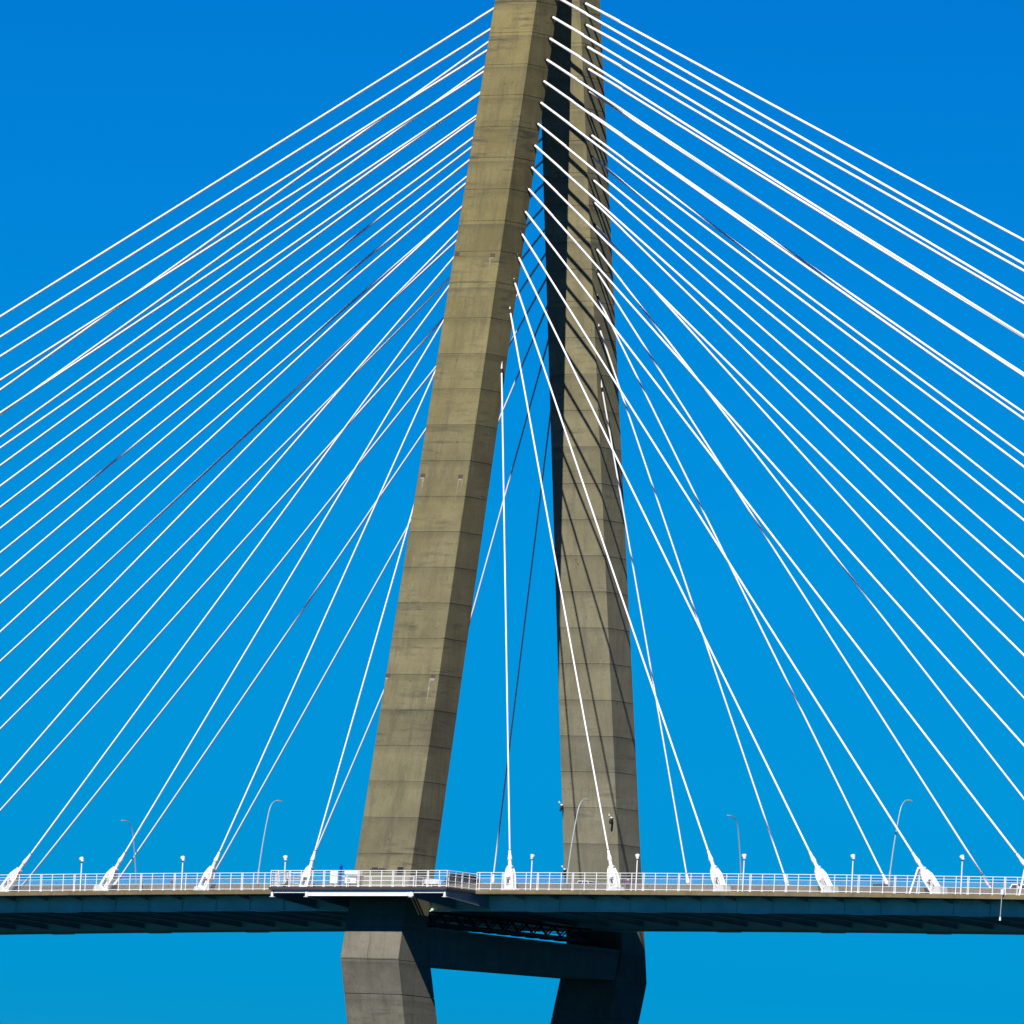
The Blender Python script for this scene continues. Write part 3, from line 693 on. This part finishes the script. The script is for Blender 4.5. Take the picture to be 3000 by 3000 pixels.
    def cloth(name, ks, es, mat, grow, trim=None):
        jj = []
        for k in ks:
            p = Vector(J[k])
            if trim and k in trim: p = p.lerp(Vector(J[trim[k]]), .25)
            jj.append(tuple(p * s) + ((RAD[k] + grow) * s,))
        skin_mesh(name, jj, [(ks.index(a_), ks.index(b_)) for a_, b_ in es], mat, th)
    cloth('shirt', ['pel', 'sp', 'ch', 'sl', 'el', 'sr', 'er'], [('pel', 'sp'), ('sp', 'ch'), ('ch', 'sl'), ('sl', 'el'), ('ch', 'sr'), ('sr', 'er')], top_m, .022)
    cloth('trousers', ['pel', 'pl', 'kl', 'al', 'pr', 'kr', 'ar'], [('pel', 'pl'), ('pl', 'kl'), ('kl', 'al'), ('pel', 'pr'), ('pr', 'kr'), ('kr', 'ar')], leg_m, .02)
    tp = (Vector(J['tp']) + Vector((0, -.03, -.03))) * s
    hm = MB(); hm.ball(tp, .10 * s, (1, 1.1, .8)); ho = hm.build('hair', M['hair']); ho.parent = th; ho.data.polygons.foreach_set('use_smooth', [True] * len(ho.data.polygons))
    m = MB()
    for k, a_ in (('tl', 'al'), ('tr', 'ar')):
        p = Vector(J[k]) * s; q = Vector(J[a_]) * s
        m.ball((p * .6 + q * .4) - Vector((0, 0, .03 * s)), .13 * s, (.42, 1.1, .45), 10, 6)
    sh = m.build('shoes', M['darkmetal']); sh.parent = th
    return th
person('person in coral top and dark trousers walking on the walkway', (-36.4, -2.4, fl(-36.4) + .006), R(-90), 1.58, 'walk', M['coral'], M['navy'])
person('person in purple top standing beside the anchorage before the far leg', (32.3, -2.0, fl(32.3) + .006), R(20), 1.68, 'stand', M['purple'], M['navy'])
th = thing('stool', 'dark block seat at the left end of the viewing platform', 'seat', (-11.5, -7.7, pf(-11.5)))
z = pf(-11.5)
MB().box(-11.95, -11.05, -8.0, -7.45, z + .34, z + .42).build('seat', M['darkmetal'], th, bevel=.02)
for x in (-11.8, -11.2): MB().box(x - .05, x + .05, -7.95, -7.5, z, z + .34).build('leg', M['darkmetal'], th)
person('person in black clothes sitting at the left end of the viewing platform', (-11.5, -7.75, pf(-11.5) - .002), R(-70), 1.78, 'sit', M['navy'], M['navy'])

# ------------------------------------------------------------------ daylight
SUN = Vector((.283, -1.0, 1.13)).normalized()
el = math.asin(SUN.z); az = math.atan2(SUN.x, SUN.y)
ld = bpy.data.lights.new('sun', 'SUN'); ld.energy = 5.0; ld.angle = R(.35); ld.color = (1.0, .972, .925)
lo = bpy.data.objects.new('sun', ld); COL.objects.link(lo); lo.rotation_euler = (-SUN).to_track_quat('-Z', 'Y').to_euler()
wd = bpy.data.worlds.new('World'); SC.world = wd; wd.use_nodes = True; nt = wd.node_tree; nt.nodes.clear()
sky = N(nt, 'ShaderNodeTexSky', sky_type='NISHITA'); sky.sun_disc = False; sky.sun_elevation = el; sky.sun_rotation = az
sky.altitude = 0; sky.air_density = 1.0; sky.dust_density = 0.3; sky.ozone_density = 3.0
tc = N(nt, 'ShaderNodeTexCoord'); sp = N(nt, 'ShaderNodeSeparateXYZ'); nt.links.new(tc.outputs['Generated'], sp.inputs[0])
rp = N(nt, 'ShaderNodeValToRGB'); cr = rp.color_ramp
SKY = [(0.0, (.10, .30, .55)), (.04, (.0005, .38, .885)), (.08, (.0005, .405, .925)), (.122, (.0005, .34, .88)), (.22, (.006, .13, .66)), (.5, (.018, .05, .42)), (1.0, (.018, .04, .34))]
cr.elements[0].position, cr.elements[0].color = SKY[0][0], rgba(SKY[0][1]); cr.elements[1].position, cr.elements[1].color = SKY[-1][0], rgba(SKY[-1][1])
for p, c in SKY[1:-1]:
    e = cr.elements.new(p); e.color = rgba(c)
nt.links.new(sp.outputs[2], rp.inputs[0])
bw = N(nt, 'ShaderNodeRGBToBW'); nt.links.new(sky.outputs[0], bw.inputs[0])
mx = N(nt, 'ShaderNodeMix', data_type='RGBA', blend_type='MULTIPLY'); mx.inputs[0].default_value = 1
nt.links.new(sky.outputs[0], mx.inputs[6]); nt.links.new(rp.outputs[0], mx.inputs[7])
bg = N(nt, 'ShaderNodeBackground'); bg.inputs['Strength'].default_value = .0758
nt.links.new(mx.outputs[2], bg.inputs[0]); ou = N(nt, 'ShaderNodeOutputWorld'); nt.links.new(bg.outputs[0], ou.inputs[0])

# ------------------------------------------------------------------ camera
yaw, pit, rol = R(-35.27912), R(4.65426), R(3.09736)
F = Vector((math.sin(yaw) * math.cos(pit), math.cos(yaw) * math.cos(pit), math.sin(pit)))
RI = Vector((math.cos(yaw), -math.sin(yaw), 0)); UP = RI.cross(F)
R2 = RI * math.cos(rol) + UP * math.sin(rol); U2 = -RI * math.sin(rol) + UP * math.cos(rol)
cd = bpy.data.cameras.new('camera'); cam = bpy.data.objects.new('camera', cd); COL.objects.link(cam)
mw = Matrix(((R2.x, U2.x, -F.x), (R2.y, U2.y, -F.y), (R2.z, U2.z, -F.z))).to_4x4()
mw.translation = Vector((832.06, -1159.13, -71.87)); cam.matrix_world = mw
cd.sensor_width = 36; cd.lens = 36 * 36285.475 / 3000; cd.clip_start = 1; cd.clip_end = 60000
SC.camera = cam
vs = SC.view_settings; vs.view_transform = 'Standard'; vs.look = 'None'; vs.exposure = .4; vs.gamma = 1
SC.cycles.max_bounces = 6; SC.cycles.use_denoising = True
